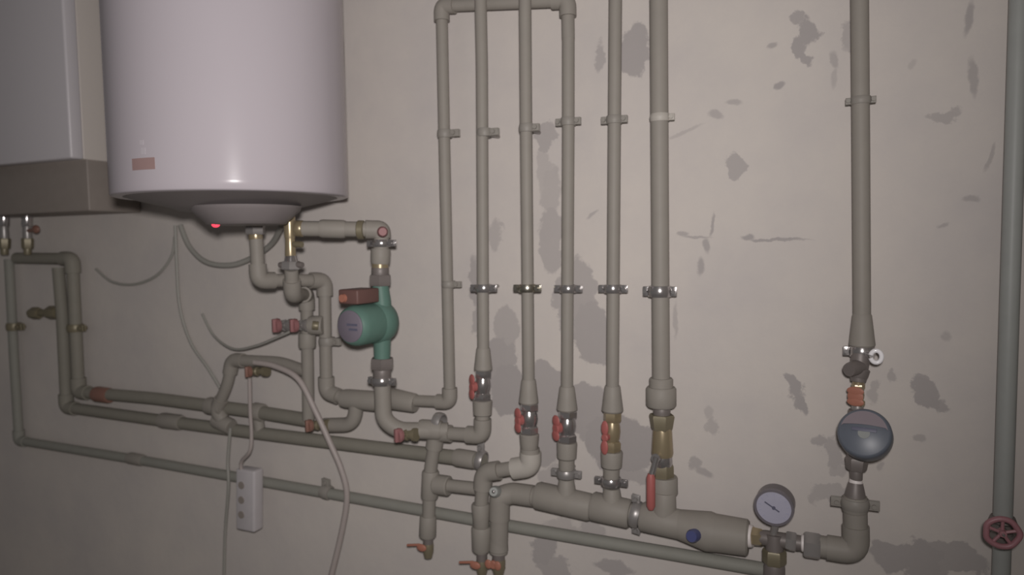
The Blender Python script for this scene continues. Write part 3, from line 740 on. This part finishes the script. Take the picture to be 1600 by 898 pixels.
def lid(bm):
    n = 24; top = []; bot = []
    pts = []
    for i in range(n + 1):
        an = math.radians(12 + 156 * i / n); pts.append((math.cos(an) * mr_ * .86, math.sin(an) * mr_ * .86))
    lo = []
    for i in range(n + 1):
        x = -math.cos(math.radians(12 + 156 * i / n)) * mr_ * .80; lo.append((x, mr_ * (.22 + .10 * (1 - (x / mr_) ** 2))))
    poly = pts + lo[1:-1]
    a = [bm.verts.new(mc + ms * x + mu * y + mn * .0121) for x, y in poly]; c = [bm.verts.new(mc + ms * x + mu * y + mn * .0145) for x, y in poly]
    bm.faces.new(a[::-1]); bm.faces.new(c)
    for i in range(len(a)): bm.faces.new((a[i], a[(i + 1) % len(a)], c[(i + 1) % len(a)], c[i]))
t.part('lid', METERL, lid, 'violet grey lid', smooth=False)
t.part('counter_window', INK, lambda bm: bm_box(bm, mc + mn * .0125 + mu * mr_ * .12, ms * mr_ * .45, mu * mr_ * .075, mn * .0010, bev=.0005))
MB2 = mat('grey_green_meter_plate', (0.26, 0.27, 0.26), .5)
t.part('dial_plate', MB2, lambda bm: bm_lathe(bm, mc + mn * .0121 - mu * mr_ * .02, mc + mn * .013 - mu * mr_ * .02, [(0, mr_ * .22), (1, mr_ * .22)], seg=24))
valve('small brass valve with an orange-red handle above the water meter', (1341, 599, DW), (1341, 634, DW), 19, body=BRASS, handle=ORANGE, hdir=(-.4, -1, 0), hl=.8, hw=1.35, off=.3)
t = T('angled_strainer', 'dark angled strainer between the right riser clamp and the small orange-handled valve', 'strainer', P(1341, 600, DW))
vs(t, 'body', DARK, 1345, 552, 1341, 596, .05, DW, 28, 24)
vs(t, 'side_branch', DARK, 1343, 572, 1326, 578, .055, .08, 25, 22)
vs(t, 'ring', BRASS, 1341, 595, 1341, 602, DW, DW, 17)
vs(t, 'collar', DARK, 1343, 576, 1341, 590, .053, DW, 31, 27)
c7 = clamp('shiny clamp with a glare-white eye ring on its right, under the right riser', 1347, 549, DR + .003, 30, 17, CHROME, ears=(-1,), earlen=9, ring=1.3)
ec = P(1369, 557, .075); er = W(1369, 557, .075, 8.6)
c7b = c7.part('eye_ring', mat('ring_glare_white', (0.9, 0.88, 0.9), .15), lambda bm: [bm_tube(bm, [ec + (Vector((1, 0, 0)) * math.cos(a) * er * .9 + ZA * math.sin(a) * er * 1.1) for a in [math.radians(-165 + 330 * i / 20) for i in range(21)]], er * .42, seg=10)], 'eye ring coloured white as flash glare')  # flash glare on the metal ring is put into its white base colour
c7.part('ring_bolt', STEEL, lambda bm: bm_tube(bm, [P(1356, 552, .045), P(1362, 556, .073)], .004, seg=10))

# ================= wall clamps =================
UG = 'grey clips of the upper row on the risers'
names = ['leftmost', 'second', 'third', 'fourth', 'fifth']
for i, (x, y, d, wd) in enumerate([(695, 209, DR, 19), (757, 207, DR + .03, 19), (823, 200, DR + .03, 19.5), (888, 190, DR, 19.5), (960, 187, DR, 20.5)]):
    clamp('grey plastic clip of the upper row, ear to the right, on the %s riser' % names[i], x, y, d, wd + 1, 13, CLIP, ears=(1,) if i < 3 else (-1, 1), ring=.7, earlen=[15, 14, 10, 9, 9][i], eart=8, group=UG)
clamp('pale clip of the upper row on the thickest riser', 1031, 184, DR, 29, 12, PPR_W, ears=(1,), ring=.4, earlen=8, group=UG)
clamp('grey clip with knobs both sides, high on the lone right riser', 1345, 157, DR, 27, 12, CLIP, ears=(-1, 1), ring=.6, earlen=7, eart=8)
clamp('small grey clip low on the leftmost riser, left of the shiny row', 701, 444, DR, 20, 11, CLIP, ears=(1,), ring=.4, earlen=12)
MG = 'shiny steel clamps of the middle row'
nm2 = ['second', 'third', 'fourth', 'fifth', 'thickest']
for i, (x, y, d, wd, h) in enumerate([(756, 450, .07, 19, 13), (824, 450, .07, 20, 13), (888, 451, DR, 20, 13), (958, 451, DR, 21, 14), (1031, 455, DR, 29, 18)]):
    clamp('shiny steel clamp of the middle row on the %s riser' % nm2[i], x, y, d, wd + 1, h, CHROME if i != 1 else mat('tarnished_chrome', (.52, .49, .42), .25, .95), ears=(-1, 1), ring=1.3, earlen=9 if i < 4 else 8, eart=8, group=MG)
clamp('dark steel clamp on the manifold stub under the fourth riser', 885, 739, DM, 24, 13, STEEL, ears=(-1, 1), earlen=10, ring=1.2)
clamp('shiny steel clamp on the manifold stub under the fifth riser', 955, 752, DM, 26, 13, CHROME, ears=(-1, 1), earlen=11, ring=1.2)
clamp('upright zinc union clamp with bolts above and below, between the two halves of the manifold', 994, 803, DM, 36, 15, STEEL, ears=(-1, 1), axis=Vector((1, 0, -.18)), earlen=11, earv=Vector((0, 0, 1)), stud=True)
t = T('pipe_plug', 'pale round plug with a bright spot at the manifold elbow beside the middle drain leg', 'pipe fitting', P(772, 768, DM + .03))
t.part('plug_body', PPR_G, lambda bm: bm_lathe(bm, P(778, 768, DM + .01), P(771, 768, DM + .045), [(0, .012), (.7, .0125), (1, .009)], seg=18))
t.part('plug_screw', CHROME, lambda bm: bm_ball(bm, P(771, 768, DM + .046), .004, .003, .004))

# ================= cables, hose, power strip =================
def spline(pts, n=8):
    q = [P(*p) for p in pts]; out = []
    for i in range(len(q) - 1):
        p0 = q[max(0, i - 1)]; p1 = q[i]; p2 = q[i + 1]; p3 = q[min(len(q) - 1, i + 2)]
        for k_ in range(n):
            t = k_ / n
            out.append(.5 * ((2 * p1) + (-p0 + p2) * t + (2 * p0 - 5 * p1 + 4 * p2 - p3) * t * t + (-p0 + 3 * p1 - 3 * p2 + p3) * t ** 3))
    out.append(q[-1]); return out
def cable(label, pts, w, m, name='cable', group=None):
    s = spline(pts); r = W(*pts[0], w) / 2
    return single(name, label, 'cable' if name == 'cable' else 'hose', m, lambda bm: bm_tube(bm, s, r, seg=10), s[-1], group)
cable('thin grey cable dropping from the heater and curving right behind the bypass loop', [(274, 352, .01), (276, 410, .01), (281, 480, .01), (298, 535, .01), (325, 575, .01), (344, 606, .01)], 5, WIREG)
cable('thick grey cable sagging in a loop under the heater cap', [(282, 352, .012), (296, 385, .02), (322, 409, .03), (360, 414, .03), (395, 402, .03), (425, 380, .05), (440, 352, .10)], 8, WIREG)
cable('thin cable sagging from the left towards the heater, left of the heater drop cable', [(150, 420, .006), (175, 440, .008), (210, 444, .008), (245, 430, .008), (268, 400, .008), (273, 370, .01)], 4, WIREG)
cable('thin pale wire sagging from the wall past the bypass loop to the red knobs', [(316, 490, .01), (335, 525, .02), (365, 545, .05), (400, 540, .07), (435, 526, .08), (462, 514, .08)], 4, WIREG)
cable('white hose curving from the bypass cock down across all the long pipes', [(398, 566, .09), (430, 572, .09), (466, 592, .09), (492, 640, .09), (515, 690, .085), (534, 735, .08), (542, 775, .075), (534, 830, .07), (516, 905, .07)], 9, WIREW, name='hose')
cable('thin white cord hanging from the small bypass cock to the power strip', [(390, 590, .085), (391, 640, .08), (393, 680, .08), (390, 705, .08), (377, 722, .07), (378, 742, .066)], 6, WIREW)
cable('faint thin cable hanging down the wall left of the power strip', [(360, 668, .06), (356, 720, .055), (357, 760, .055), (352, 830, .03), (350, 905, .02)], 5, WIREG)
t = T('power_strip', 'white power strip hanging on the wall in front of the lowest long pipe', 'power strip', P(384, 826, .04))
pa, pb = P(390, 731, .056), P(390, 826, .056); up_ = (pa - pb) / 2
t.part('housing', STRIPM, lambda bm: bm_box(bm, (pa + pb) / 2, Vector((W(384, 780, .05, 19), 0, 0)), Vector((0, .017, 0)), up_, bev=.006))
for yy in (752, 775, 798):
    c = P(377, yy + 6, .0735)
    t.part('socket_outlet', PANEL, lambda bm: bm_lathe(bm, c + Vector((0, .002, 0)), c - Vector((0, .0015, 0)), [(0, .0095), (1, .0095)], seg=20))
t.part('hanger', STEEL, lambda bm: bm_tube(bm, [P(390, 734, .042), P(390, 734, .001)], .003, seg=8))
